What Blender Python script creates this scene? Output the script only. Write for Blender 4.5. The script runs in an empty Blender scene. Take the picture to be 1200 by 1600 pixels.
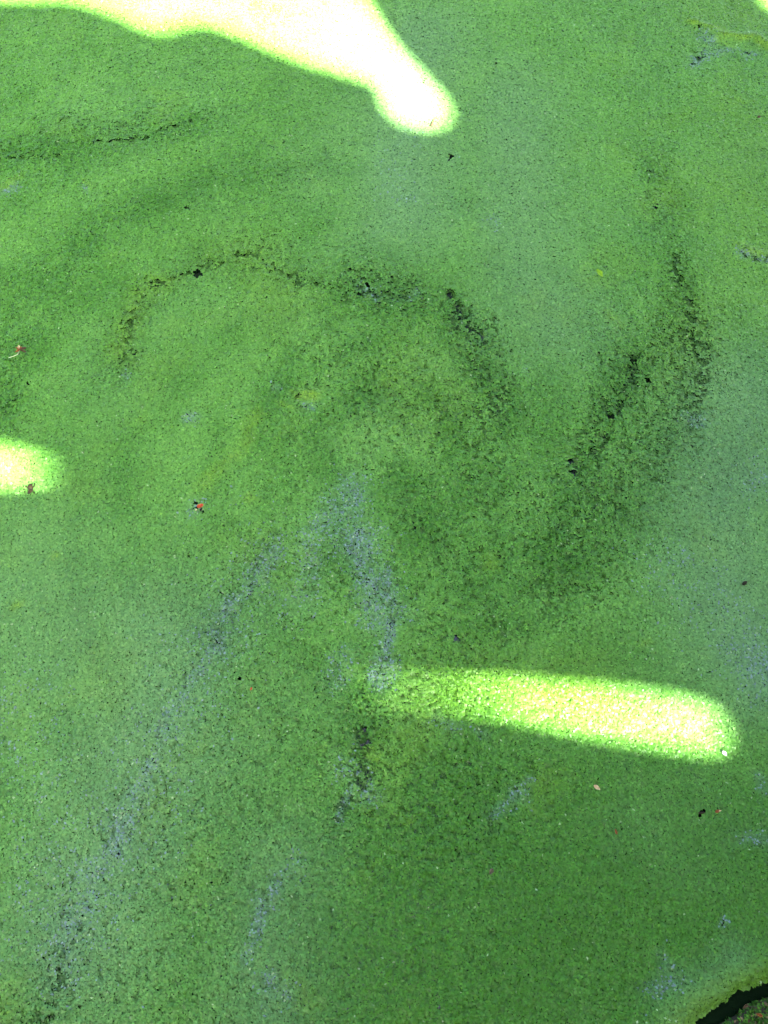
import bpy, bmesh, math, random
import numpy as np
from mathutils import Vector, Matrix
from mathutils.geometry import delaunay_2d_cdt

random.seed(7)
RNG = np.random.default_rng(11)
SC = bpy.context.scene
COL = SC.collection

# ------------------------------------------------------------------ camera
CAM_H = 1.35
PITCH = math.radians(68.0)
VFOV = math.radians(52.0)
cam_data = bpy.data.cameras.new('camera')
cam = bpy.data.objects.new('camera', cam_data)
COL.objects.link(cam)
cam.location = (0, 0, CAM_H)
cam.rotation_euler = (math.pi / 2 - PITCH, 0, 0)
cam_data.sensor_fit = 'VERTICAL'
cam_data.angle = VFOV
cam_data.sensor_height = 24
cam_data.lens = 12 / math.tan(VFOV / 2)
cam_data.clip_start = 0.05
cam_data.clip_end = 1500
SC.camera = cam

# ------------------------------------------------------------------ light
SUN_EL = math.radians(52.0)
SUN_H = Vector((0.45, -0.893)).normalized()
SUN = Vector((SUN_H.x * math.cos(SUN_EL), SUN_H.y * math.cos(SUN_EL), math.sin(SUN_EL)))
world = bpy.data.worlds.new('World')
SC.world = world
world.use_nodes = True
wn = world.node_tree.nodes
wl = world.node_tree.links
sky = wn.new('ShaderNodeTexSky')
sky.sky_type = 'NISHITA'
sky.sun_disc = False
sky.sun_elevation = SUN_EL
sky.sun_rotation = math.atan2(SUN_H.x, SUN_H.y)
sky.air_density = 1.0
sky.dust_density = 3.5
sky.ozone_density = 1.0
wl.new(sky.outputs['Color'], wn['Background'].inputs['Color'])
wn['Background'].inputs['Strength'].default_value = 0.05

sun_data = bpy.data.lights.new('sun', 'SUN')
sun_data.energy = 5.0
sun_data.angle = math.radians(0.53)
sun_data.color = (1.0, 0.975, 0.95)
sun = bpy.data.objects.new('sun', sun_data)
COL.objects.link(sun)
sun.rotation_euler = (-SUN).to_track_quat('-Z', 'Y').to_euler()
sun.location = SUN * 20

SC.view_settings.view_transform = 'Standard'
SC.view_settings.look = 'None'
SC.view_settings.gamma = 1.0
SC.view_settings.use_curve_mapping = False
SC.view_settings.exposure = 5.3
SC.render.engine = 'CYCLES'
SC.cycles.max_bounces = 6
SC.cycles.diffuse_bounces = 3
SC.cycles.glossy_bounces = 3

# ------------------------------------------------------------------ measuring the water surface from the photograph
_cp, _sp = math.cos(PITCH), math.sin(PITCH)
_F = np.array([0, _cp, -_sp]); _U = np.array([0, _sp, _cp]); _R = np.array([1.0, 0, 0])
_t = math.tan(VFOV / 2)

def on_water(px, py, z=0.0):
    """Point of the water surface seen at a photograph pixel (1200 x 1600)."""
    a = (px - 600) / 800 * _t
    b = (800 - py) / 800 * _t
    d = _F + a * _R + b * _U
    k = (z - CAM_H) / d[2]
    return np.array([d[0] * k, d[1] * k])

def line_w(pts):
    return np.array([on_water(*p) for p in pts])

def seg_dist(P, line):
    best = np.full(len(P), 1e9)
    for a, b in zip(line[:-1], line[1:]):
        ab = b - a
        L = max(float(ab @ ab), 1e-12)
        t = np.clip(((P - a) @ ab) / L, 0, 1)
        q = P - (a + t[:, None] * ab)
        best = np.minimum(best, np.sqrt((q * q).sum(1)))
    return best

# ------------------------------------------------------------------ noise
_TAB = np.random.default_rng(5).random(512 * 512).astype(np.float32)

def vnoise(P, scale, seed=0):
    x = P[:, 0] / scale + 5000.37 + seed * 13.71; y = P[:, 1] / scale + 5000.71 + seed * 7.93
    ix = np.floor(x).astype(np.int32); iy = np.floor(y).astype(np.int32)
    fx = (x - ix).astype(np.float32); fy = (y - iy).astype(np.float32)
    fx = fx * fx * (3 - 2 * fx); fy = fy * fy * (3 - 2 * fy)
    x0 = (ix & 511) * 512; x1 = ((ix + 1) & 511) * 512; y0 = iy & 511; y1 = (iy + 1) & 511
    a = _TAB[x0 + y0]; b = _TAB[x1 + y0]; c = _TAB[x0 + y1]; d = _TAB[x1 + y1]
    return (a * (1 - fx) + b * fx) * (1 - fy) + (c * (1 - fx) + d * fx) * fy

def fbm(P, scale, seed=0, octs=4, gain=0.5):
    v = np.zeros(len(P), dtype=np.float32); amp = 1.0; tot = 0.0
    Q = P
    for k in range(octs):
        ca, sa = math.cos(0.7 * k + 0.3), math.sin(0.7 * k + 0.3)
        R = np.stack([Q[:, 0] * ca - Q[:, 1] * sa, Q[:, 0] * sa + Q[:, 1] * ca], 1)
        v += amp * vnoise(R, scale, seed + 17 * k); tot += amp
        amp *= gain; scale *= 0.5
    return v / tot

def sstep(a, b, x):
    t = np.clip((x - a) / (b - a), 0, 1)
    return t * t * (3 - 2 * t)

# ------------------------------------------------------------------ helpers
def tag(o, label=None, cat=None, kind=None, group=None):
    if label: o['label'] = label
    if cat: o['category'] = cat
    if kind: o['kind'] = kind
    if group: o['group'] = group
    return o

def link_mesh(name, me, mat, parent=None, smooth=False):
    o = bpy.data.objects.new(name, me)
    COL.objects.link(o)
    if mat: me.materials.append(mat)
    if parent: o.parent = parent
    if smooth:
        me.polygons.foreach_set('use_smooth', np.ones(len(me.polygons), dtype=bool))
    return o

def mesh_np(name, verts, faces, k):
    """faces: (n,k) int array."""
    me = bpy.data.meshes.new(name)
    me.vertices.add(len(verts)); me.vertices.foreach_set('co', np.ascontiguousarray(verts, dtype=np.float32).ravel())
    n = len(faces)
    me.loops.add(n * k); me.loops.foreach_set('vertex_index', np.ascontiguousarray(faces, dtype=np.int32).ravel())
    me.polygons.add(n)
    me.polygons.foreach_set('loop_start', np.arange(0, n * k, k, dtype=np.int32))
    me.polygons.foreach_set('loop_total', np.full(n, k, dtype=np.int32))
    me.update(calc_edges=True)
    return me

def set_tint(me, cols):
    at = me.attributes.new('tint', 'FLOAT_COLOR', 'POINT')
    c4 = np.ones((len(cols), 4), dtype=np.float32); c4[:, :3] = cols
    at.data.foreach_set('color', c4.ravel())

def new_mat(name):
    m = bpy.data.materials.new(name); m.use_nodes = True
    nt = m.node_tree
    return m, nt.nodes, nt.links, nt.nodes['Principled BSDF']

def tint_mat(name, rough=0.5, spec=0.3, transl=0.0):
    m, n, l, b = new_mat(name)
    a = n.new('ShaderNodeAttribute'); a.attribute_name = 'tint'
    l.new(a.outputs['Color'], b.inputs['Base Color'])
    b.inputs['Roughness'].default_value = rough
    b.inputs['Specular IOR Level'].default_value = spec
    return m

def noise_mat(name, c1, c2, scale=40, rough=0.7, spec=0.1, bump=0.3, detail=6):
    m, n, l, b = new_mat(name)
    tc = n.new('ShaderNodeTexCoord')
    nz = n.new('ShaderNodeTexNoise'); nz.inputs['Scale'].default_value = scale; nz.inputs['Detail'].default_value = detail
    l.new(tc.outputs['Object'], nz.inputs['Vector'])
    r = n.new('ShaderNodeValToRGB')
    r.color_ramp.elements[0].position = 0.35; r.color_ramp.elements[0].color = (*c1, 1)
    r.color_ramp.elements[1].position = 0.68; r.color_ramp.elements[1].color = (*c2, 1)
    l.new(nz.outputs['Fac'], r.inputs['Fac']); l.new(r.outputs['Color'], b.inputs['Base Color'])
    bp = n.new('ShaderNodeBump'); bp.inputs['Strength'].default_value = bump; bp.inputs['Distance'].default_value = 0.3 / scale
    l.new(nz.outputs['Fac'], bp.inputs['Height']); l.new(bp.outputs['Normal'], b.inputs['Normal'])
    b.inputs['Roughness'].default_value = rough
    b.inputs['Specular IOR Level'].default_value = spec
    return m

# ------------------------------------------------------------------ pond outline
EDGE = line_w([(1040, 1640), (1078, 1606), (1100, 1586), (1120, 1572), (1140, 1559), (1160, 1550), (1180, 1543), (1205, 1535), (1260, 1512)])
E0, E1 = EDGE[0], EDGE[-1]
LD = (E1 - E0) / np.linalg.norm(E1 - E0)
LN = np.array([-LD[1], LD[0]])                    # inward (towards the pond)
MID = (E0 + E1) / 2
DC = 1.9
CEN = MID + LN * DC + LD * (-0.25)
TC = -0.25                                        # along-line coordinate of the centre relative to MID
_et = (EDGE - MID) @ LD
_en = (EDGE - MID) @ LN

def edge_offset(t):
    core = np.interp(t, _et, _en)
    P = np.stack([t, np.zeros_like(t)], 1)
    return core + (fbm(P, 0.05, 91, 4) - 0.5) * 0.016

def r_out(theta):
    dx, dy = np.cos(theta), np.sin(theta)
    ln = dx * LN[0] + dy * LN[1]
    ld = dx * LD[0] + dy * LD[1]
    down = np.maximum(-ln, 1e-4)
    rl = DC / down
    t = TC + ld * rl
    rl = (DC - edge_offset(np.clip(t, -3, 3))) / down
    re = 2.75 + 0.25 * np.sin(3 * theta + 1) + 0.12 * np.sin(7 * theta)
    w = 0.06
    m = np.minimum(rl, re)
    return m - w * np.log(np.exp(np.clip(-(rl - m) / w, -40, 0)) + np.exp(np.clip(-(re - m) / w, -40, 0)))

def inside(P):
    d = P - CEN
    return r_out(np.arctan2(d[:, 1], d[:, 0])) - np.hypot(d[:, 0], d[:, 1])

# ------------------------------------------------------------------ ground / bank ring
th_c = math.atan2(*(MID - CEN)[::-1])
th_fine = th_c + 0.13 + np.arange(-0.25, 0.25, 0.0012)
th_rest = np.linspace(th_c + 0.38, th_c - 0.12 + 2 * math.pi, 420)[1:-1]
TH = np.concatenate([th_fine, th_rest])
offs = [(.010, -.25), (.013, -.06), (.0155, -.01), (.019, .007), (.027, .014), (.055, .024), (.065, .028), (.08, .033), (.1, .038),
        (.13, .045), (.17, .05), (.22, .06), (.3, .07), (.45, .09), (.8, .12), (1.5, .15), (4, .18), (12, .2), (60, .2), (600, .2)]
RO = r_out(TH)
gv = []
for e, z in offs:
    r = RO + e
    x = CEN[0] + r * np.cos(TH); y = CEN[1] + r * np.sin(TH)
    P = np.stack([x, y], 1)
    wob = (fbm(P, 0.05, 5, 5) - 0.5) * min(0.03, e * 0.5) if e < 5 else 0
    if 0.022 < e < 0.2:
        sh = (fbm(P, 0.03, 15, 4) - 0.5) * 0.022
        x = x + sh * np.cos(TH); y = y + sh * np.sin(TH)
    gv.append(np.stack([x, y, np.full(len(TH), z) + wob], 1))
gv = np.concatenate(gv)
nT = len(TH)
gf = []
idx = np.arange(nT); nxt = (idx + 1) % nT
for k in range(len(offs) - 1):
    gf.append(np.stack([k * nT + idx, (k + 1) * nT + idx, (k + 1) * nT + nxt, k * nT + nxt], 1))
soil = noise_mat('bank_soil', (0.010, 0.009, 0.006), (0.04, 0.032, 0.018), scale=60, rough=0.9, spec=0.15, bump=0.6)
ground = link_mesh('bank_ground', mesh_np('bank_ground', gv, np.concatenate(gf), 4), soil)
tag(ground, 'dark mossy soil bank along the lower right edge of the pond', 'bank', 'structure')

# ------------------------------------------------------------------ water
wm, n_, l_, b_ = new_mat('pond_water')
b_.inputs['Base Color'].default_value = (0.003, 0.008, 0.003, 1)
b_.inputs['Roughness'].default_value = 0.04
b_.inputs['IOR'].default_value = 1.33
tc = n_.new('ShaderNodeTexCoord')
nz = n_.new('ShaderNodeTexNoise'); nz.inputs['Scale'].default_value = 120; nz.inputs['Detail'].default_value = 3
bp = n_.new('ShaderNodeBump'); bp.inputs['Strength'].default_value = 0.12; bp.inputs['Distance'].default_value = 0.002
l_.new(tc.outputs['Object'], nz.inputs['Vector']); l_.new(nz.outputs['Fac'], bp.inputs['Height']); l_.new(bp.outputs['Normal'], b_.inputs['Normal'])
WZ = -0.0055
ring = np.linspace(0, 2 * math.pi, 200, endpoint=False)
rr = r_out(ring) + 0.10
wv = np.stack([CEN[0] + rr * np.cos(ring), CEN[1] + rr * np.sin(ring), np.full(200, WZ)], 1)
me = bpy.data.meshes.new('pond_water'); me.from_pydata(wv.tolist(), [], [list(range(200))])
water = link_mesh('pond_water', me, wm)
tag(water, 'dark still pond water showing through gaps in the duckweed', 'water', 'structure')

# ------------------------------------------------------------------ what the duckweed mat looks like where
# (points read off the photograph and laid onto the water), each: points, width in photo pixels, strength
MM = 1.065 / 1200                                   # metres per photo pixel at mid frame
SINK = [   # thinned, sunken streaks that read as dark green
    ([(-10, 250), (60, 238), (90, 236)], 8, .55), ([(150, 226), (220, 216), (300, 187)], 9, .58),
    ([(-10, 225), (120, 205), (260, 185)], 40, .30),
    ([(150, 310), (260, 280), (360, 270)], 60, .18),
    ([(205, 535), (212, 490), (240, 450), (275, 430), (310, 422)], 13, .62),
    ([(190, 570), (200, 520), (225, 470)], 22, .45),
    ([(310, 422), (345, 405), (390, 402), (430, 418), (480, 440), (540, 456), (600, 460), (655, 468)], 15, .62),
    ([(380, 385), (450, 392)], 22, .35),
    ([(550, 430), (600, 440), (650, 450)], 24, .48),
    ([(712, 462), (716, 492), (735, 520), (752, 540)], 9, 1.35),
    ([(700, 490), (722, 530), (755, 575), (782, 610), (790, 650)], 20, .54),
    ([(770, 495), (776, 515), (768, 535)], 7, .85),
    ([(790, 590), (770, 640), (748, 665), (740, 690)], 15, .55),
    ([(600, 620), (660, 640), (720, 640)], 60, .30),
    ([(1010, 250), (1022, 300), (1040, 350), (1058, 400)], 13, .34),
    ([(1055, 410), (1075, 470), (1086, 530), (1088, 590), (1075, 640)], 17, .66),
    ([(1060, 480), (1065, 560), (1050, 640), (1010, 700), (960, 760), (900, 850), (860, 910)], 42, .42),
    ([(995, 560), (985, 590), (972, 622), (955, 650), (945, 680), (925, 700)], 10, .80),
    ([(960, 610), (930, 660), (905, 720), (890, 760), (885, 830), (850, 900)], 34, .45),
    ([(890, 720), (893, 740)], 12, .8),
    ([(930, 700), (935, 740), (925, 780)], 10, .6),
    ([(640, 760), (645, 800), (650, 830)], 10, .5),
    ([(690, 830), (700, 870), (720, 900)], 30, .40),
    ([(575, 1100), (572, 1130), (568, 1160), (575, 1195), (560, 1215)], 24, .70),
    ([(590, 1110), (600, 1170), (590, 1210)], 40, .38),
    ([(540, 1230), (535, 1270), (545, 1240)], 10, .6),
    ([(95, 1520), (88, 1545), (80, 1575), (70, 1610)], 11, .78),
    ([(110, 1490), (60, 1560), (40, 1600)], 34, .40),
    ([(0, 560), (20, 640)], 40, .35),
    ([(430, 830), (380, 900), (340, 960)], 30, .30),
    ([(650, 1300), (760, 1400), (860, 1480)], 120, .16),
    ([(100, 420), (60, 500)], 70, .16),
    ([(1090, 80), (1100, 90)], 12, .55), ([(1085, 97), (1105, 82)], 7, .95),
    ([(1165, 87), (1175, 84)], 4, .9), ([(1090, 46), (1094, 40)], 5, .7),
    ([(1180, 402), (1200, 404)], 6, .85), ([(1165, 395), (1180, 400)], 5, .6),
    ([(460, 617), (470, 610)], 4, .7),
    ([(210, 545), (216, 538)], 4, .9),
]
HOLES = [  # open water: centre, radius in photo pixels
    (309, 427, 6.5), (575, 447, 5), (578, 421, 3), (707, 244, 4.5), (703, 247, 3), (955, 648, 5.5), (1013, 593, 4.5), (991, 560, 4), (988, 573, 3),
    (894, 719, 4.5), (896, 736, 4), (293, 325, 3), (416, 463, 3), (309, 785, 3), (305, 794, 2.5), (315, 800, 2.5),
    (718, 496, 3), (608, 606, 3), (716, 996, 4), (645, 818, 3), (646, 826, 3),
    (295, 868, 3), (374, 1060, 3), (347, 927, 3), (42, 597, 3), (838, 436, 2.5), (776, 100, 2.5), (1097, 1268, 4), (1093, 1273, 3),
    (1014, 1300, 2), (1130, 1440, 3), (682, 1578, 3), (556, 457, 3), (561, 460, 3), (1022, 318, 3), (1025, 326, 2.5), (990, 272, 2.5), (571, 1140, 4), (575, 1160, 4), (566, 1165, 3)]
BLUE = [   # loose, watery mat with gaps; sky glint also painted as blue-grey plant colour
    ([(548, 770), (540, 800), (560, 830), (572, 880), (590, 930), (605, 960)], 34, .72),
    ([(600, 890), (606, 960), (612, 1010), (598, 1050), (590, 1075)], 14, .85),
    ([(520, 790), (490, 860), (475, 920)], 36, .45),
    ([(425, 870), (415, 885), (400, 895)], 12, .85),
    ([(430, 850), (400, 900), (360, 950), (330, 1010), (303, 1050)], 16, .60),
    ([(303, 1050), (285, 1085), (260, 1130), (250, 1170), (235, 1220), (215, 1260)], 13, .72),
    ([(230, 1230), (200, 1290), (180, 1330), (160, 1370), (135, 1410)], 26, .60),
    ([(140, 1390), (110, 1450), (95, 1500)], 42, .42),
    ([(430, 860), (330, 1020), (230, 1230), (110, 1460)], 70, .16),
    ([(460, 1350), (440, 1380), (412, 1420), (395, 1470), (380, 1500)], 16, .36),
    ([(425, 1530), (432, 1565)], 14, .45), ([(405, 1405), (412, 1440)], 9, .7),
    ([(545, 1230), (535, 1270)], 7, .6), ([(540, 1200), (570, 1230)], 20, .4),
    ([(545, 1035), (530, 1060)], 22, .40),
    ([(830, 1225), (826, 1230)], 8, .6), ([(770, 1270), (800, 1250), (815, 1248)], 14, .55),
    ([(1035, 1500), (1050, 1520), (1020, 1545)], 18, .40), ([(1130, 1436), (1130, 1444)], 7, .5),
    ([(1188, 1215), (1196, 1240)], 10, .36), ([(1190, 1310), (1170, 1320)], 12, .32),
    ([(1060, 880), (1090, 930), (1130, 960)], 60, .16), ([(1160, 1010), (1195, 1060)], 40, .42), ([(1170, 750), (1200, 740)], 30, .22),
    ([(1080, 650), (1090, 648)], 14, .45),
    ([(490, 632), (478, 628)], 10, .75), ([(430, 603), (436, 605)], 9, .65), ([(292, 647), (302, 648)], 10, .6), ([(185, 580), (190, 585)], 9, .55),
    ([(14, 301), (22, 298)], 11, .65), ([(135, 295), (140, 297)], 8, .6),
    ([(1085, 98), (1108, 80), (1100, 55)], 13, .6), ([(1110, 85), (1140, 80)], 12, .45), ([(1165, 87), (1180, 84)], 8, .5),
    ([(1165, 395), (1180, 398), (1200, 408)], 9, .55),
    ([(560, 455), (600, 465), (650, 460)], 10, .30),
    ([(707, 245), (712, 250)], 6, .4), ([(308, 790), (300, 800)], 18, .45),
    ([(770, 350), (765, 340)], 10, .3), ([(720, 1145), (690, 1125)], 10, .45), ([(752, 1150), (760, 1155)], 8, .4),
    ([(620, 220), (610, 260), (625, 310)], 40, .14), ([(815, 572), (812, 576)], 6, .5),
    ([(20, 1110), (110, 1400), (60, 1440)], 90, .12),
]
YELLOW = [
    ([(470, 612), (492, 612)], 9, .9), ([(445, 628), (452, 632)], 8, .5),
    ([(405, 650), (385, 690), (350, 730), (325, 755)], 14, .45), ([(395, 780), (385, 785)], 8, .5),
    ([(190, 545), (220, 470), (260, 440)], 26, .40), ([(340, 400), (400, 400), (440, 470)], 60, .28),
    ([(1085, 34), (1112, 46), (1122, 54), (1150, 57), (1180, 56), (1205, 72)], 11, .9), ([(1110, 60), (1140, 72)], 9, .5),
    ([(1100, 20), (1190, 40)], 60, .30), ([(1160, 384), (1180, 390), (1205, 398)], 10, .7), ([(1170, 200), (1190, 300), (1180, 450)], 90, .22),
    ([(650, 650), (700, 620), (640, 560)], 60, .20), ([(760, 870), (760, 880)], 14, .45),
    ([(22, 945), (30, 940)], 9, .65), ([(88, 870), (88, 872)], 6, .6), ([(10, 1540), (0, 1590)], 20, .25),
    ([(1000, 1005), (1005, 1000)], 9, .5), ([(840, 1240), (860, 1220)], 30, .3), ([(1010, 330), (1040, 300)], 25, .2),
    ([(660, 1100), (760, 1060), (900, 1060)], 60, .28), ([(450, 1540), (480, 1570)], 14, .25), ([(230, 1290), (250, 1270)], 20, .3),
    ([(1100, 470), (1060, 560)], 60, .2), ([(955, 490), (965, 500)], 8, .4),
    ([(580, 1170), (585, 1175)], 8, .6), ([(5, 295), (25, 285)], 9, .5), ([(135, 285), (145, 287)], 6, .4),
]
COARSE = [  # where the mat is lumpy
    ([(560, 600), (700, 650), (800, 800), (700, 900)], 170, .7), ([(1040, 560), (960, 720), (880, 880)], 110, 1.0),
    ([(700, 1000), (600, 1150), (700, 1250)], 150, .8), ([(500, 900), (350, 1200), (200, 1500)], 200, .5),
    ([(700, 1400), (500, 1500)], 260, .45), ([(560, 440), (640, 470)], 70, .6), ([(730, 520), (770, 600)], 60, .9),
]

DIM_TINT = [([(1150, 1450), (850, 1450), (600, 1560)], 270, 1.0), ([(1000, 1290), (760, 1290)], 170, .95), ([(800, 950), (700, 1180)], 130, .5), ([(1050, 700), (880, 880)], 110, .45), ([(100, 1600), (40, 1580)], 120, .5)]  # weaker light, mostly at lower right, painted as darker plant colour
SHEEN_TINT = [([(660, 60), (640, 200), (640, 330)], 110, .75), ([(800, 150), (820, 420), (860, 500)], 100, .6), ([(1160, 620), (1120, 800), (1160, 1000)], 110, .8), ([(1190, 1000), (1170, 1080)], 60, .7), ([(30, 930), (180, 1060), (240, 1200)], 170, .55), ([(240, 1000), (180, 1300), (120, 1450)], 130, .75),
        ([(420, 1350), (420, 1560)], 90, .5), ([(1150, 1500), (1060, 1590)], 30, .5), ([(560, 180), (500, 280)], 80, .3)]  # sky sheen painted as paler grey-green plant colour
BRIGHT_TINT = [([(700, 60), (900, 300)], 260, 1.0), ([(620, 180), (620, 330)], 70, .8), ([(1150, 100), (1180, 500)], 160, .8), ([(300, 120), (100, 100)], 120, .5), ([(1190, 900), (1190, 1050)], 110, .5)]  # stronger light, mostly towards the top, painted as brighter plant colour

RIDGE = [([(1085, 34), (1112, 46), (1122, 54), (1150, 57), (1180, 56), (1205, 72)], 9, 1.0), ([(1122, 54), (1108, 68)], 7, .8), ([(1160, 386), (1180, 391), (1205, 400)], 7, .8), ([(472, 612), (492, 612)], 7, .6)]
BANDS = [   # broad soft sweeps of older, looser mat
    ([(-20, 245), (120, 222), (300, 190)], 46, .62), ([(-20, 640), (40, 470), (150, 350), (320, 275), (480, 255)], 60, .38),
    ([(180, 570), (215, 470), (310, 405), (420, 410), (560, 450), (660, 470)], 34, .55), ([(700, 470), (760, 560), (785, 640), (745, 710)], 32, .50),
    ([(1015, 250), (1062, 400), (1088, 530), (1070, 640), (980, 780), (870, 910)], 34, .58), ([(995, 560), (950, 660), (900, 760), (850, 900)], 36, .70),
    ([(560, 620), (660, 650), (770, 740), (790, 850), (700, 900)], 60, .30), ([(430, 850), (350, 960), (300, 1050)], 26, .45), ([(575, 1100), (575, 1200)], 36, .6),
    ([(560, 1330), (700, 1250), (880, 1240)], 50, .35), ([(630, 740), (650, 830), (720, 900)], 34, .45), ([(110, 1470), (60, 1600)], 40, .6), ([(520, 900), (640, 930), (760, 960)], 40, .35)]

def swirl(P):
    c = on_water(640, 660)
    d = P - c
    acc = np.zeros(len(P))
    K = 11
    for k in range(K):
        a = (k - K // 2) * .055
        ca, sa = math.cos(a), math.sin(a); g = 1 + a * .25
        acc += fbm(np.stack([d[:, 0] * ca - d[:, 1] * sa, d[:, 0] * sa + d[:, 1] * ca], 1) * g, .045, 141, 3, .6)
    return np.clip((acc / K - .5) * 2.2 + .5, 0, 1)

def field(P, strokes, warp=None):
    v = np.zeros(len(P))
    for pts, w, s in strokes:
        L = line_w(pts)
        W = w * MM
        lo = L.min(0) - 2.6 * W; hi = L.max(0) + 2.6 * W
        m = (P[:, 0] > lo[0]) & (P[:, 0] < hi[0]) & (P[:, 1] > lo[1]) & (P[:, 1] < hi[1])
        if not m.any(): continue
        d = seg_dist(P[m], L) / W
        v[m] = np.maximum(v[m], s * np.exp(-d * d))
    return v

def warped(P):
    return P + np.stack([fbm(P, 0.05, 41, 4) - .5, fbm(P, 0.05, 43, 4) - .5], 1) * 0.035 \
             + np.stack([fbm(P, 0.012, 45, 2) - .5, fbm(P, 0.012, 47, 2) - .5], 1) * 0.010

def hexgrid(x0, x1, y0, y1, s, jit):
    ny = int((y1 - y0) / (s * .866)); nx = int((x1 - x0) / s)
    X, Y = np.meshgrid(np.arange(nx), np.arange(ny))
    x = x0 + (X + 0.5 * (Y % 2)) * s; y = y0 + Y * s * .866
    P = np.stack([x.ravel(), y.ravel()], 1)
    return P + RNG.uniform(-jit, jit, P.shape) * s

def lumps(P):
    return fbm(P, 0.0065, 61, 3, .6)

def height(P, coarse):
    h = (fbm(P, 0.12, 51, 3) - .5) * 0.005
    h += (lumps(P) - .5) * (0.0015 + 0.0055 * coarse)
    h += .005 * field(P, RIDGE)
    e = inside(P)
    h += 0.006 * np.exp(-((e - 0.018) / 0.018) ** 2) * sstep(-.002, .012, e)
    return h

def build_fronds(P, rad):
    n = len(P)
    W = warped(P)
    sink = field(W, SINK); blue = field(W, [(q, w * .85, a) for q, w, a in BLUE]); yel = field(W, YELLOW)
    brk = fbm(P, .028, 121, 3)
    blue = blue * (.55 + .5 * sstep(.36, .60, brk)); sink = sink * (.72 + .38 * sstep(.62, .40, fbm(P, .02, 123, 3)))
    coarse = np.clip(field(P, COARSE) + .12, 0, 1)
    flow = swirl(P); coarse = np.clip(coarse + .5 * field(P, BANDS), 0, 1); sink = np.maximum(sink, field(W, BANDS) * .50 * sstep(.62, .38, flow) )
    fine = fbm(P, 0.0055, 71, 3, .6)
    lump = lumps(P)
    patch = fbm(P, 0.05, 73, 4)
    e = inside(P)
    keep = e > (fbm(P, .012, 75, 3) - .5) * .014
    # open water: distinct holes and the deepest parts of streaks
    hole = np.zeros(n)
    jig = np.stack([fbm(P, .007, 131, 2) - .5, fbm(P, .007, 133, 2) - .5], 1) * .010
    for hx, hy, hr in HOLES:
        c = on_water(hx, hy); d = P - c + jig
        r = hr * MM * (0.75 + 0.6 * fbm(P * 1.0, .006, 79, 2))
        hole = np.maximum(hole, (np.hypot(d[:, 0], d[:, 1] * .9) < r).astype(float))
    keep &= hole < .5
    rnd = RNG.random(n)
    f2 = np.clip((fine - .5) * 2.2 + .5, 0, 1)
    keep &= ~((sink > .55) & (f2 * .6 + .4 * rnd < (sink - .55) * .95))
    keep &= ~((blue > .25) & (f2 * .5 + rnd * .5 < (blue - .22) * 0.45))
    keep &= ~(rnd < 0.002 + 0.02 * coarse * (f2 < .35))
    P = P[keep]; rad = rad[keep]; sink = sink[keep]; blue = blue[keep]; yel = yel[keep]; coarse = coarse[keep]
    f2 = f2[keep]; patch = patch[keep]; lump = lump[keep]; e = e[keep]; rnd = RNG.random(len(P))
    n = len(P)
    low = sstep(.12, -.10, f2 - sink * .80) * np.clip(sink * 1.4, 0, 1)               # how far a plant has sunk
    low = np.maximum(low, sstep(.40, .26, lump) * (.05 + .5 * coarse))
    eps = 0.002
    h = height(P, coarse)
    gx = (height(P + [eps, 0], coarse) - h) / eps; gy = (height(P + [0, eps], coarse) - h) / eps
    z = h - low * 0.0050 + RNG.normal(0, .0005, n)
    z = np.maximum(z, WZ + .0004)
    tilt = 0.20 + 0.13 * coarse
    nx = -gx * .9 + RNG.normal(0, 1, n) * tilt; ny = -gy * .9 + RNG.normal(0, 1, n) * tilt
    N = np.stack([nx, ny, np.ones(n)], 1); N /= np.linalg.norm(N, axis=1)[:, None]
    a = RNG.uniform(0, 2 * math.pi, n)
    T = np.stack([np.cos(a), np.sin(a), np.zeros(n)], 1)
    T -= N * (T * N).sum(1)[:, None]; T /= np.linalg.norm(T, axis=1)[:, None]
    B = np.cross(N, T)
    C = np.concatenate([P, z[:, None]], 1)
    V = np.empty((n, 4, 3), dtype=np.float32)
    ra = (rad * RNG.uniform(.95, 1.3, n))[:, None]; rb = (rad * RNG.uniform(.7, .95, n))[:, None]
    dn = N * (rad * .30)[:, None]
    V[:, 0] = C + T * ra; V[:, 1] = C + B * rb - dn; V[:, 2] = C - T * ra; V[:, 3] = C - B * rb - dn
    F = np.arange(n * 4, dtype=np.int32).reshape(-1, 4)
    flow = flow[keep]; aged_dim = np.maximum(field(P, DIM_TINT), field(warped(P), BANDS)); bright_tint = field(P, BRIGHT_TINT)
    # colour of each plant: age, wetness, species, plus painted sheen, glint and dimness
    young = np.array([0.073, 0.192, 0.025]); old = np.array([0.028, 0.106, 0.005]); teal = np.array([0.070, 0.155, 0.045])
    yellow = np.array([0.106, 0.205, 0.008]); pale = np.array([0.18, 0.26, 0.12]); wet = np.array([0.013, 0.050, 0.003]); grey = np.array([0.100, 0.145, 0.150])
    m = np.clip((patch - .5) * .75 + .64 - .80 * aged_dim + .35 * bright_tint + 0.75 * (flow - .5) + RNG.normal(0, .22, n), 0, 1)[:, None]
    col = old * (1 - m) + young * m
    def mix(col, c, f):
        f = np.clip(f, 0, 1)[:, None]
        return col * (1 - f) + c * f
    col = mix(col, teal, sstep(.50, .72, fbm(P, .22, 81, 5, .6)) * .15)
    col = mix(col, np.array([.088, .170, .072]), field(P, SHEEN_TINT) * .62)
    col = mix(col, yellow, np.clip(yel * (.35 + .7 * rnd), 0, 1) + .25 * (RNG.random(n) < .02))
    col = mix(col, yellow, sstep(.045, .008, e) * .38 + .12 * sstep(.62, .75, fbm(P, .10, 83, 4)))
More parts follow.
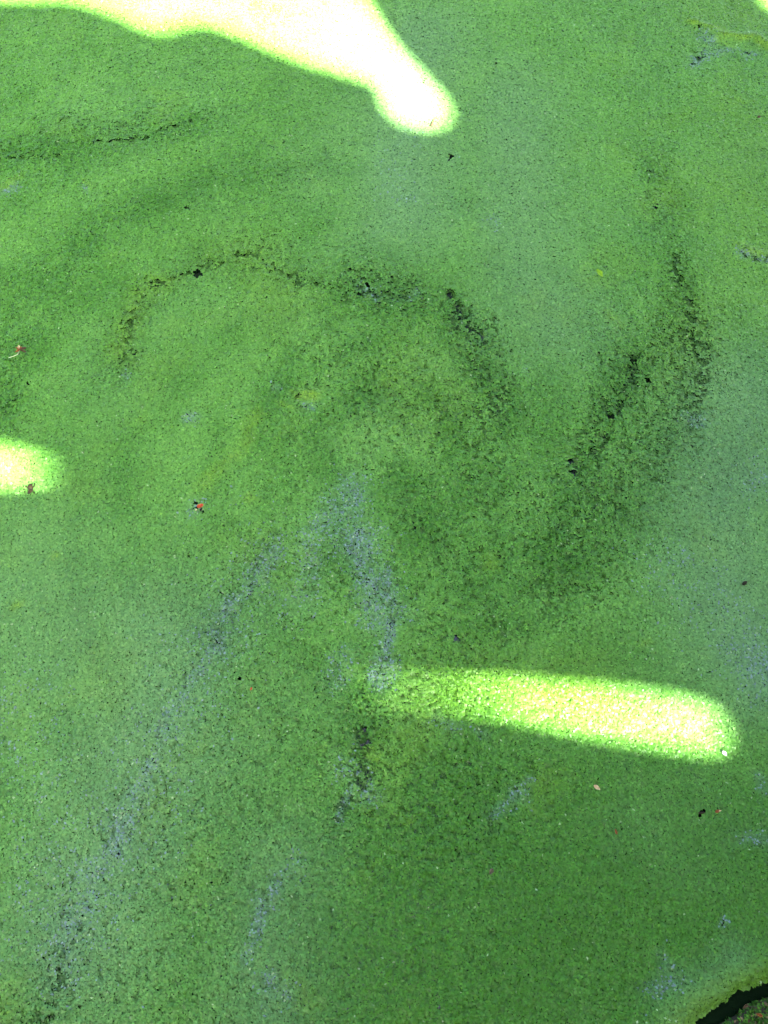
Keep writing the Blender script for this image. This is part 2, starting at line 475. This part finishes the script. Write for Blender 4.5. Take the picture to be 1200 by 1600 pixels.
    col = mix(col, grey, np.where(RNG.random(n) < blue * .42, .8, blue * .38))  # sky reflection painted into the plants as blue-grey
    col = mix(col, wet, low * .8)
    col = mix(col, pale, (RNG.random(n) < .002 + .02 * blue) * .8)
    col *= (1 + RNG.normal(0, .155, n)).clip(.5, 1.6)[:, None]
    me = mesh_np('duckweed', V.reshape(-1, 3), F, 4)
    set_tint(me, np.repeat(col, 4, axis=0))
    return me

frond_mat = tint_mat('duckweed_frond', rough=0.45, spec=0.20)

S1 = 0.00180
quad = [on_water(-80, -60), on_water(1280, -60), on_water(1290, 1680), on_water(-90, 1680)]
P = hexgrid(quad[0][0], quad[1][0], quad[2][1], quad[0][1], S1, .31)
yt = (P[:, 1] - quad[3][1]) / (quad[0][1] - quad[3][1])
xl = quad[3][0] + (quad[0][0] - quad[3][0]) * yt; xr = quad[2][0] + (quad[1][0] - quad[2][0]) * yt
near = (P[:, 0] > xl) & (P[:, 0] < xr)
P = P[near]
rad = 0.00166 * RNG.uniform(.78, 1.28, len(P))
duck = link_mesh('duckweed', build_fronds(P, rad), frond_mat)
tag(duck, 'bright green carpet of tiny floating duckweed covering the pond', 'duckweed', 'stuff')

P = hexgrid(CEN[0] - 3.2, CEN[0] + 3.2, CEN[1] - 3.2, CEN[1] + 3.2, .012, .36)
yt = (P[:, 1] - quad[3][1]) / (quad[0][1] - quad[3][1])
xl = quad[3][0] + (quad[0][0] - quad[3][0]) * yt; xr = quad[2][0] + (quad[1][0] - quad[2][0]) * yt
out = ~((P[:, 0] > xl) & (P[:, 0] < xr) & (yt > 0) & (yt < 1)) & (inside(P) > 0)
P = P[out]
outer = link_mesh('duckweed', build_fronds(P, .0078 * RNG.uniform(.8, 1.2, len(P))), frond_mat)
tag(outer, 'green duckweed clumps spreading over the rest of the pond', 'duckweed', 'stuff')

# ------------------------------------------------------------------ unseen tarp added to cast the shade; its gaps are shaped to the sunlit patches
HR = 5.0
def on_tarp(px, py):
    w = on_water(px, py)
    return (w[0] + SUN.x / SUN.z * HR, w[1] + SUN.y / SUN.z * HR)
SUN_GAPS = [
    [(-260, -46), (-90, -30), (0, -8), (110, -6), (196, 22), (238, 42), (272, 38), (320, 30), (380, 48), (450, 78), (520, 100), (572, 116), (596, 128), (602, 150), (618, 174),
     (642, 184), (674, 186), (692, 170), (674, 142), (642, 108), (608, 70), (580, 28), (552, -16), (516, -56), (480, -110), (300, -220), (0, -300), (-260, -260)],
    [(545, 1066), (680, 1069), (780, 1071), (860, 1075), (950, 1082), (1030, 1091), (1092, 1105), (1120, 1126), (1100, 1142), (1040, 1136), (960, 1124), (870, 1108),
     (790, 1092), (720, 1081), (660, 1075), (545, 1070)],
    [(-120, 698), (-40, 710), (6, 718), (46, 728), (88, 741), (42, 748), (6, 752), (-40, 748), (-120, 736)],
    [(1160, -50), (1188, -16), (1228, 22), (1300, 50), (1340, 0), (1260, -90)],
]
pts = []; cons = []
TX0, TX1, TY0, TY1 = 0.35, 6.0, -8.0, 1.4
def add_loop(loop):
    s = len(pts)
    pts.extend(loop)
    cons.extend((s + i, s + (i + 1) % len(loop)) for i in range(len(loop)))
border = []
for i in range(24): border.append((TX0 + (TX1 - TX0) * i / 24, TY0))
for i in range(24): border.append((TX1, TY0 + (TY1 - TY0) * i / 24))
for i in range(24): border.append((TX1 - (TX1 - TX0) * i / 24, TY1))
for i in range(24): border.append((TX0, TY1 - (TY1 - TY0) * i / 24))
add_loop(border)
gap_loops = []
for t in SUN_GAPS:
    L = [on_tarp(*p) for p in t]
    # smooth the outline a little (closed Catmull-Rom)
    n = len(L); S = []
    for i in range(n):
        p0, p1, p2, p3 = (np.array(L[(i + j) % n]) for j in (-1, 0, 1, 2))
        for u in (0, .25, .5, .75):
            S.append(tuple(.5 * (2 * p1 + (p2 - p0) * u + (2 * p0 - 5 * p1 + 4 * p2 - p3) * u * u + (3 * p1 - p0 - 3 * p2 + p3) * u ** 3)))
    gap_loops.append(S); add_loop(S)
for i in range(1, 40):
    for j in range(1, 40):
        pts.append((TX0 + (TX1 - TX0) * i / 40 + .001 * (j % 3), TY0 + (TY1 - TY0) * j / 40 + .001 * (i % 3)))
def in_loop(x, y, L):
    c = False
    for (x1, y1), (x2, y2) in zip(L, L[1:] + L[:1]):
        if (y1 > y) != (y2 > y) and x < (x2 - x1) * (y - y1) / (y2 - y1) + x1: c = not c
    return c
cv, ce, cf, *_ = delaunay_2d_cdt([Vector(p) for p in pts], cons, [], 0, 1e-6)
faces = []
for f in cf:
    cx = sum(cv[i].x for i in f) / len(f); cy = sum(cv[i].y for i in f) / len(f)
    if not any(in_loop(cx, cy, L) for L in gap_loops): faces.append(list(f))
me = bpy.data.meshes.new('cloth')
me.from_pydata([(v.x, v.y, HR + .02 * math.sin(v.x * 2.1) * math.sin(v.y * 1.7)) for v in cv], [], faces)
bm = bmesh.new(); bm.from_mesh(me)
bmesh.ops.delete(bm, geom=[v for v in bm.verts if not v.link_faces], context='VERTS')
bm.to_mesh(me); bm.free()
tarp = bpy.data.objects.new('added_shade_tarp', None); COL.objects.link(tarp)
tag(tarp, 'unseen dark green tarp on three poles and a rope, added to cast the shade, with gaps shaped to the sunlit patches', 'shade tarp')
cloth_mat = noise_mat('added_shade_cloth', (0.02, 0.05, 0.03), (0.035, 0.07, 0.04), scale=20, rough=.8)
cloth = link_mesh('cloth', me, cloth_mat, tarp)
sol = cloth.modifiers.new('thickness', 'SOLIDIFY'); sol.thickness = .003
pole_mat = noise_mat('pole_wood', (0.10, 0.07, 0.045), (0.2, 0.15, 0.10), scale=15)
for x, y in ((TX0 + .05, TY0 + .05), (TX1 - .05, TY0 + .05), (TX1 - .05, TY1 - .05)):
    bm = bmesh.new()
    bmesh.ops.create_cone(bm, cap_ends=True, segments=12, radius1=.05, radius2=.035, depth=HR + .35, matrix=Matrix.Translation((x, y, (HR - .35) / 2)))
    me = bpy.data.meshes.new('pole'); bm.to_mesh(me); bm.free()
    link_mesh('pole', me, pole_mat, tarp)

def rope(a, b, r=.006, seg=12):
    a, b = Vector(a), Vector(b)
    bm = bmesh.new(); rings = []
    Mx = (b - a).to_track_quat('Z', 'Y').to_matrix()
    for i in range(seg + 1):
        u = i / seg; p = a.lerp(b, u) - Vector((0, 0, .12 * 4 * u * (1 - u)))
        rings.append([bm.verts.new(p + Mx @ Vector((r * math.cos(k * math.pi / 3), r * math.sin(k * math.pi / 3), 0))) for k in range(6)])
    for q, w in zip(rings[:-1], rings[1:]):
        for k in range(6): bm.faces.new((q[k], q[(k + 1) % 6], w[(k + 1) % 6], w[k]))
    me = bpy.data.meshes.new('rope'); bm.to_mesh(me); bm.free()
    return me
link_mesh('rope', rope((TX0, TY1, HR), (-3.45, 2.35, 3.1)), pole_mat, tarp)

# ------------------------------------------------------------------ unseen trees added round the pond to block sky light and darken reflections
leaf_mat = tint_mat('added_tree_leaf', rough=.5, spec=.3)
bark = noise_mat('added_tree_bark', (0.05, 0.035, 0.025), (0.16, 0.12, 0.085), scale=18, rough=.9, bump=.8)
def make_added_tree(x, y, hgt, blobs, nleaf, label, lean=(0, 0), seed=0):
    root = bpy.data.objects.new('added_tree', None); COL.objects.link(root); root.location = (x, y, .12)
    tag(root, label, 'tree', group=None)
    rg = np.random.default_rng(seed)
    bm = bmesh.new()
    def tube(a, b, r1, r2):
        a, b = Vector(a), Vector(b); d = b - a
        M = Matrix.Translation((a + b) / 2) @ d.to_track_quat('Z', 'Y').to_matrix().to_4x4()
        bmesh.ops.create_cone(bm, cap_ends=True, segments=10, radius1=r1, radius2=r2, depth=d.length, matrix=M)
    top = (lean[0] * .4, lean[1] * .4, hgt * .55)
    tube((0, 0, -.2), (lean[0] * .15, lean[1] * .15, hgt * .3), .17, .12); tube((lean[0] * .15, lean[1] * .15, hgt * .29), top, .12, .08)
    for bx, by, bz, br in blobs: tube(top if bz > hgt * .5 else (lean[0] * .2, lean[1] * .2, hgt * .38), (bx, by, bz), .06, .02)
    me = bpy.data.meshes.new('trunk'); bm.to_mesh(me); bm.free()
    link_mesh('trunk', me, bark, root, smooth=True)
    Cs = []
    tot = sum(b[3] ** 3 for b in blobs)
    for bx, by, bz, br in blobs:
        m = int(nleaf * br ** 3 / tot)
        ncl = max(6, m // 60)
        u = rg.normal(size=(ncl, 3)); u /= np.linalg.norm(u, axis=1)[:, None]; u *= (rg.random(ncl) ** .4)[:, None] * br
        u[:, 2] *= .7
        cl = u[rg.integers(0, ncl, m)] + rg.normal(size=(m, 3)) * br * .13
        Cs.append(cl + [bx, by, bz])
    Cn = np.concatenate(Cs); m = len(Cn)
    N = rg.normal(size=(m, 3)) + [0, 0, .8]; N /= np.linalg.norm(N, axis=1)[:, None]
    T = rg.normal(size=(m, 3)); T -= N * (T * N).sum(1)[:, None]; T /= np.linalg.norm(T, axis=1)[:, None]
    B = np.cross(N, T); L = rg.uniform(.05, .09, m)[:, None]
    V = np.stack([Cn - T * L, Cn + B * L * .42 + N * L * .1, Cn + T * L, Cn - B * L * .42 + N * L * .1], 1)
    me = mesh_np('crown', V.reshape(-1, 3), np.arange(m * 4).reshape(-1, 4), 4)
    col = np.array([.05, .10, .02]) * rg.uniform(.6, 1.4, (m, 1))
    set_tint(me, np.repeat(col, 4, 0))
    link_mesh('crown', me, leaf_mat, root)
    return root
make_added_tree(3.4, 3.2, 5.6, [(-1.2, -.6, 4.2, 1.4), (0.3, .5, 4.8, 1.6), (-.4, -2.0, 3.8, 1.4), (.8, -1.4, 4.2, 1.4), (-1.4, .8, 5.0, 1.2)], 22000,
          'unseen leafy tree added on the right of the pond to block sky light', (-.8, -.8), 3)
make_added_tree(-3.3, 2.0, 5.8, [(.6, .4, 4.4, 1.4), (-.3, -.9, 4.0, 1.5), (1.0, -1.4, 4.4, 1.3), (.2, .9, 5.4, 1.3), (.9, -2.3, 3.6, 1.1), (2.1, -1.0, 4.9, 1.1)], 27000,
          'unseen leafy tree added on the left bank to block sky light', (.6, -.4), 4)
make_added_tree(-.6, 5.6, 6.0, [(-1.4, -.2, 4.4, 1.5), (1.2, .2, 4.2, 1.5), (0, -.6, 5.4, 1.5), (0, 0, 3.2, 1.4), (-1.6, .3, 2.8, 1.2), (1.6, 0, 2.8, 1.2)], 22000,
          'unseen leafy tree added on the far bank to block sky light', (0, -.5), 5)
make_added_tree(-2.7, -2.3, 5.8, [(.3, .4, 3.6, 1.5), (-.6, 1.2, 3.0, 1.4), (.6, 1.4, 4.6, 1.4), (.2, -.2, 5.2, 1.3), (.2, .4, 2.2, 1.2)], 20000,
          'unseen leafy tree added left of the viewer to block sky light', (.3, .4), 6)

def stalk_mesh(name, pts, r1, r2, seg=7):
    bm = bmesh.new(); rings = []
    for i, p in enumerate(pts):
        p = Vector(p); q = Vector(pts[min(i + 1, len(pts) - 1)]); o = Vector(pts[max(i - 1, 0)])
        M = (q - o).to_track_quat('Z', 'Y').to_matrix()
        r = r1 + (r2 - r1) * i / (len(pts) - 1)
        rings.append([bm.verts.new(p + M @ Vector((r * math.cos(2 * math.pi * k / seg), r * math.sin(2 * math.pi * k / seg), 0))) for k in range(seg)])
    for a, b in zip(rings[:-1], rings[1:]):
        for k in range(seg): bm.faces.new((a[k], a[(k + 1) % seg], b[(k + 1) % seg], b[k]))
    bm.faces.new(rings[0][::-1]); bm.faces.new(rings[-1])
    me = bpy.data.meshes.new(name); bm.to_mesh(me); bm.free()
    return me

# unseen low leafy screen added behind the viewer to cut sky light
root = bpy.data.objects.new('added_hedge', None); COL.objects.link(root)
tag(root, 'unseen low leafy screen added along the near bank to block sky light', 'added_hedge')
rg = np.random.default_rng(8)
m = 26000
al = rg.uniform(-3.2, 3.2, m); ac = rg.uniform(.62, 1.15, m); up = rg.uniform(.05, .9, m)
keepm = rg.random(m) < .35 + .65 * (np.maximum(np.abs(ac - .885) / .265, up / .9) ** 2)
al, ac, up = al[keepm], ac[keepm], up[keepm]; m = len(al)
base = MID + LD[None, :] * al[:, None] - LN[None, :] * ac[:, None]
Cn = np.concatenate([base, up[:, None]], 1) + rg.normal(size=(m, 3)) * .03
N = rg.normal(size=(m, 3)); N /= np.linalg.norm(N, axis=1)[:, None]
T = rg.normal(size=(m, 3)); T -= N * (T * N).sum(1)[:, None]; T /= np.linalg.norm(T, axis=1)[:, None]
B = np.cross(N, T); L = rg.uniform(.025, .05, m)[:, None]
V = np.stack([Cn - T * L, Cn + B * L * .5, Cn + T * L, Cn - B * L * .5], 1)
me = mesh_np('foliage', V.reshape(-1, 3), np.arange(m * 4).reshape(-1, 4), 4)
set_tint(me, np.repeat(np.array([.035, .075, .018]) * rg.uniform(.6, 1.4, (m, 1)), 4, 0))
link_mesh('foliage', me, leaf_mat, root)
for k in range(14):
    a = MID + LD * (-3 + k * 6 / 13) - LN * .88
    link_mesh('stem', stalk_mesh('stem', [(a[0], a[1], -.05), (a[0] + .02, a[1], .5), (a[0] - .02, a[1] + .03, .75)], .018, .008), bark, root)  # stems of the added unseen leafy screen

# ------------------------------------------------------------------ moss and litter on the bank in the lower right corner
th = th_c + RNG.uniform(-.02, .25, 40000)
e = .0155 + RNG.random(40000) ** 1.3 * .26
r = r_out(th) + e
Pm = np.stack([CEN[0] + r * np.cos(th), CEN[1] + r * np.sin(th)], 1)
dens = fbm(Pm, .022, 101, 3)
ok = dens > .22 + .30 * sstep(.036, .0155, e)
Pm = Pm[ok]; e = e[ok]; m = len(Pm)
ze = np.interp(e, [o[0] for o in offs], [o[1] for o in offs]) + (fbm(Pm, .05, 5, 5) - .5) * np.minimum(.03, e * .5) + RNG.random(m) ** 2 * .012
N = RNG.normal(size=(m, 3)) * .55 + [0, 0, 1]; N /= np.linalg.norm(N, axis=1)[:, None]
T = RNG.normal(size=(m, 3)); T -= N * (T * N).sum(1)[:, None]; T /= np.linalg.norm(T, axis=1)[:, None]
B = np.cross(N, T); L = RNG.uniform(.0012, .0036, m)[:, None]
Cn = np.concatenate([Pm, ze[:, None]], 1)
V = np.stack([Cn - T * L, Cn + B * L * .5 + N * L * .2, Cn + T * L, Cn - B * L * .5 + N * L * .2], 1)
me = mesh_np('bank_moss', V.reshape(-1, 3), np.arange(m * 4).reshape(-1, 4), 4)
pal = np.array([[.05, .13, .015], [.035, .095, .015], [.08, .17, .02], [.09, .06, .03], [.13, .11, .05]])
pick = RNG.choice(5, m, p=[.36, .34, .16, .09, .05])
set_tint(me, np.repeat(pal[pick] * RNG.uniform(.5, 1.2, (m, 1)), 4, 0))
moss = link_mesh('bank_moss', me, tint_mat('moss_leaf', .8, .05))
tag(moss, 'low green and brown moss growing on the dark bank', 'moss', 'stuff')

# ------------------------------------------------------------------ litter floating on the mat
def surf(px, py, dz=.003):
    w = on_water(px, py)
    P = w[None, :]
    return Vector((w[0], w[1], float(height(P, np.array([.3]))[0]) + dz))

def blade_mesh(name, L, W, curl, fold, seed, wav=.15, nu=8, nv=4, thick=.0004):
    """A small leaf blade along +X: pointed outline, curled along its length, folded along its midrib."""
    rg = random.Random(seed)
    bm = bmesh.new(); rows = []
    ph = rg.random() * 6
    for i in range(nu + 1):
        u = i / nu
        w = W * (math.sin(math.pi * min(1, .06 + u * .92)) ** .75) * (1 + wav * math.sin(7 * u + ph))
        row = []
        for j in range(nv + 1):
            v = j / nv * 2 - 1
            a = curl * (u - .5)
            x = L * (math.sin(a) / curl if abs(curl) > .05 else (u - .5))
            z = L * ((1 - math.cos(a)) / curl if abs(curl) > .05 else 0) + abs(v) ** 1.3 * w * fold + rg.uniform(-.04, .04) * W
            row.append(bm.verts.new((x, v * w * .5 * (1 - .25 * abs(fold)), z)))
        rows.append(row)
    for a, b in zip(rows[:-1], rows[1:]):
        for j in range(nv): bm.faces.new((a[j], a[j + 1], b[j + 1], b[j]))
    bmesh.ops.recalc_face_normals(bm, faces=bm.faces[:])
    bmesh.ops.solidify(bm, geom=bm.faces[:], thickness=thick)
    me = bpy.data.meshes.new(name); bm.to_mesh(me); bm.free()
    return me

def lump_mesh(name, r, squash, seed, sub=2, rag=.35):
    rg = random.Random(seed)
    bm = bmesh.new(); bmesh.ops.create_icosphere(bm, subdivisions=sub, radius=r)
    o = [Vector((rg.uniform(-1, 1), rg.uniform(-1, 1), rg.uniform(-1, 1))).normalized() for _ in range(9)]
    for v in bm.verts:
        d = v.co.normalized()
        k = 1 + rag * sum((1 if i % 2 else -1) * max(0, d.dot(q) - .45) * 1.8 for i, q in enumerate(o)) + rg.uniform(-.06, .06)
        v.co = Vector((v.co.x * k * squash[0], v.co.y * k * squash[1], v.co.z * k * squash[2]))
    me = bpy.data.meshes.new(name); bm.to_mesh(me); bm.free()
    return me

def thing(name, px, py, label, cat, rot=0, dz=.003):
    o = bpy.data.objects.new(name, None); COL.objects.link(o)
    o.location = surf(px, py, dz); o.rotation_euler = (0, 0, math.radians(rot))
    return tag(o, label, cat)

def place(name, me, mat, px, py, label, cat, rot=(0, 0, 0), dz=.003):
    o = link_mesh(name, me, mat, smooth=True)
    o.location = surf(px, py, dz); o.rotation_euler = [math.radians(a) for a in rot]
    return tag(o, label, cat)

M_red = noise_mat('red_leaf', (0.22, 0.035, 0.012), (0.42, 0.10, 0.03), 250, .5)
M_rust = noise_mat('rust_leaf', (0.10, 0.03, 0.008), (0.26, 0.09, 0.025), 250, .6)
M_tan = noise_mat('tan_leaf', (0.30, 0.21, 0.10), (0.50, 0.40, 0.22), 250, .6)
M_brown = noise_mat('brown_leaf', (0.035, 0.020, 0.010), (0.09, 0.055, 0.028), 250, .7)
M_black = noise_mat('rotten_leaf', (0.006, 0.005, 0.002), (0.025, 0.018, 0.006), 250, .6)
M_stem = noise_mat('pale_stem', (0.28, 0.36, 0.16), (0.40, 0.46, 0.24), 200, .5)
M_white = noise_mat('white_petal', (0.62, 0.66, 0.66), (0.8, 0.82, 0.8), 200, .5)
M_lime = noise_mat('lime_leaf', (0.10, 0.21, 0.006), (0.16, 0.28, 0.015), 200, .5)
M_greyb = noise_mat('grey_leaf', (0.05, 0.042, 0.022), (0.13, 0.115, 0.07), 250, .7)

t = thing('leaf_scrap', 314, 793, 'curled red orange leaf scrap in a small dark water hole left of centre', 'leaf scrap', 28, .002)
link_mesh('blade', blade_mesh('blade', .0100, .0072, 1.3, .45, 1), M_red, t, True)
o = link_mesh('underside', blade_mesh('underside', .0060, .0035, .8, .3, 2), M_black, t, True); o.location = (-.001, -.0045, -.0003); o.rotation_euler = (0, 0, .5)
o = link_mesh('pale_tip', lump_mesh('pale_tip', .0014, (1.2, .9, .6), 5, 1), M_tan, t, True); o.location = (-.0075, -.0015, .0002)

t = thing('dried_flower', 33, 549, 'dried rust brown flower with a pale green stem lying at the left edge', 'flower', 0, .003)
for k, (ang, L, mt) in enumerate(((20, .0105, M_brown), (-25, .0120, M_brown), (150, .0085, M_rust), (215, .0085, M_rust), (75, .0060, M_rust))):
    o = link_mesh('petal', blade_mesh('petal', L, .0042, 1.0, .5, 20 + k), mt, t, True)
    o.location = (math.cos(math.radians(ang)) * L * .45, math.sin(math.radians(ang)) * L * .45, .0012); o.rotation_euler = (0, 0, math.radians(ang))
o = link_mesh('petal', blade_mesh('petal', .0055, .0032, .8, .4, 31), M_tan, t, True); o.location = (-.002, .0042, .003); o.rotation_euler = (0, 0, 1.9); o['label'] = 'pale cream petal'
link_mesh('stem', stalk_mesh('stem', [(-.001, -.001, .001), (-.003, -.0075, .0012), (-.009, -.0105, .001), (-.0155, -.0130, .0012)], .0007, .0005), M_stem, t, True)

t = thing('rotten_leaf', 48, 767, 'black crumbled rotten leaf at the rim of the left sunlit patch', 'leaf', 0, .003)
link_mesh('blade', lump_mesh('blade', .0044, (1, 1.1, .4), 40, 3, .9), M_black, t)
for k, (dx, dy, r) in enumerate(((-7, 6, 1.3), (-10, 1, .9), (2, 9, 1.5), (6, 10, 1.2), (5, 6, 1.4), (-4, 12, .8), (-11, 6, .7), (7, -5, 1.1), (-8, -3, .9), (8, 13, .8), (-2, 7, 1.2))):
    o = link_mesh('crumb', lump_mesh('crumb', r * .0011, (1, 1.2, .5), 50 + k, 1), M_black, t); o.location = (dx * MM, dy * MM, .0004)

place('twig', stalk_mesh('twig', [(-.0075, 0, 0), (-.003, .0003, .001), (.003, -.0003, .0012), (.0085, .0003, .0006)], .0014, .0006), M_brown, 676, 194,
      'short brown twig in the tip of the large sunlit patch at the top', 'twig', (0, 0, 68), .004)
place('seed', lump_mesh('seed', .0031, (1.35, .85, .7), 61, 2, .15), M_black, 1162, 912, 'small dark oval seed on the mat near the right edge above the sunlit streak', 'seed', (0, 0, 40), .0035)
place('leaf_scrap', blade_mesh('leaf_scrap', .0095, .0052, .8, .4, 62), M_tan, 932, 1231, 'small tan leaf scrap below the right end of the sunlit streak', 'leaf scrap', (0, 0, -35), .003)
place('leaf_scrap', blade_mesh('leaf_scrap', .0070, .0030, .8, .3, 63), M_rust, 962, 1300, 'thin rust coloured leaf scrap below the small tan scrap', 'leaf scrap', (0, 0, -75), .003)
place('leaf_scrap', blade_mesh('leaf_scrap', .0085, .0060, 1.4, .6, 64), M_greyb, 767, 1362, 'curled grey brown leaf scrap on the dark green mat below the streak', 'leaf scrap', (0, 0, 60), .003)
place('leaf_crumb', lump_mesh('leaf_crumb', .0021, (1.4, .8, .5), 65, 2, .5), M_black, 1097, 1270, 'black leaf crumb low on the right beside a small brown scrap', 'leaf crumb', (0, 0, 10), .002)
t = thing('leaf_scrap', 1120, 1268, 'dark brown leaf scrap with a pale chip low on the right', 'leaf scrap', 20, .003)
link_mesh('blade', blade_mesh('blade', .0075, .0045, .8, .4, 66), M_rust, t, True)
o = link_mesh('pale_chip', lump_mesh('pale_chip', .0013, (1.3, .8, .5), 67, 1), M_tan, t); o.location = (.0028, -.0005, .0016)
place('white_petal', blade_mesh('white_petal', .0070, .0045, .9, .3, 68), M_white, 1130, 1178, 'bright white petal at the lower right tip of the sunlit streak', 'petal', (0, 0, -50), .004)
place('leaflet', blade_mesh('leaflet', .0160, .0078, .4, .25, 69), M_lime, 936, 429, 'bright lime green leaflet lying on the mat in the upper right', 'leaflet', (0, 0, -58), .004)
place('seed', lump_mesh('seed', .0026, (1.2, .9, .6), 70, 2, .2), M_brown, 1185, 185, 'small brown seed by the right edge in the upper right', 'seed', (0, 0, 20), .0035)
place('leaf_scrap', blade_mesh('leaf_scrap', .0045, .0028, .8, .3, 71), M_red, 393, 1077, 'tiny orange leaf scrap left of the dark hollow at lower centre', 'leaf scrap', (0, 0, 60), .003)

# dead leaves on the bank
for px, py, L, rot, mt, lab in ((1162, 1572, .008, 30, M_brown, 'dull brown dead leaf on the dark bank near its edge'), (1184, 1585, .008, -20, M_rust, 'rust brown dead leaf on the mossy bank in the corner')):
    o = link_mesh('dead_leaf', blade_mesh('dead_leaf', L, L * .5, .9, .4, int(px)), mt, smooth=True)
    w = on_water(px, py, .035)
    o.location = (w[0], w[1], .040); o.rotation_euler = (.1, .1, math.radians(rot))
    tag(o, lab, 'leaf', group='dead leaves on the bank')
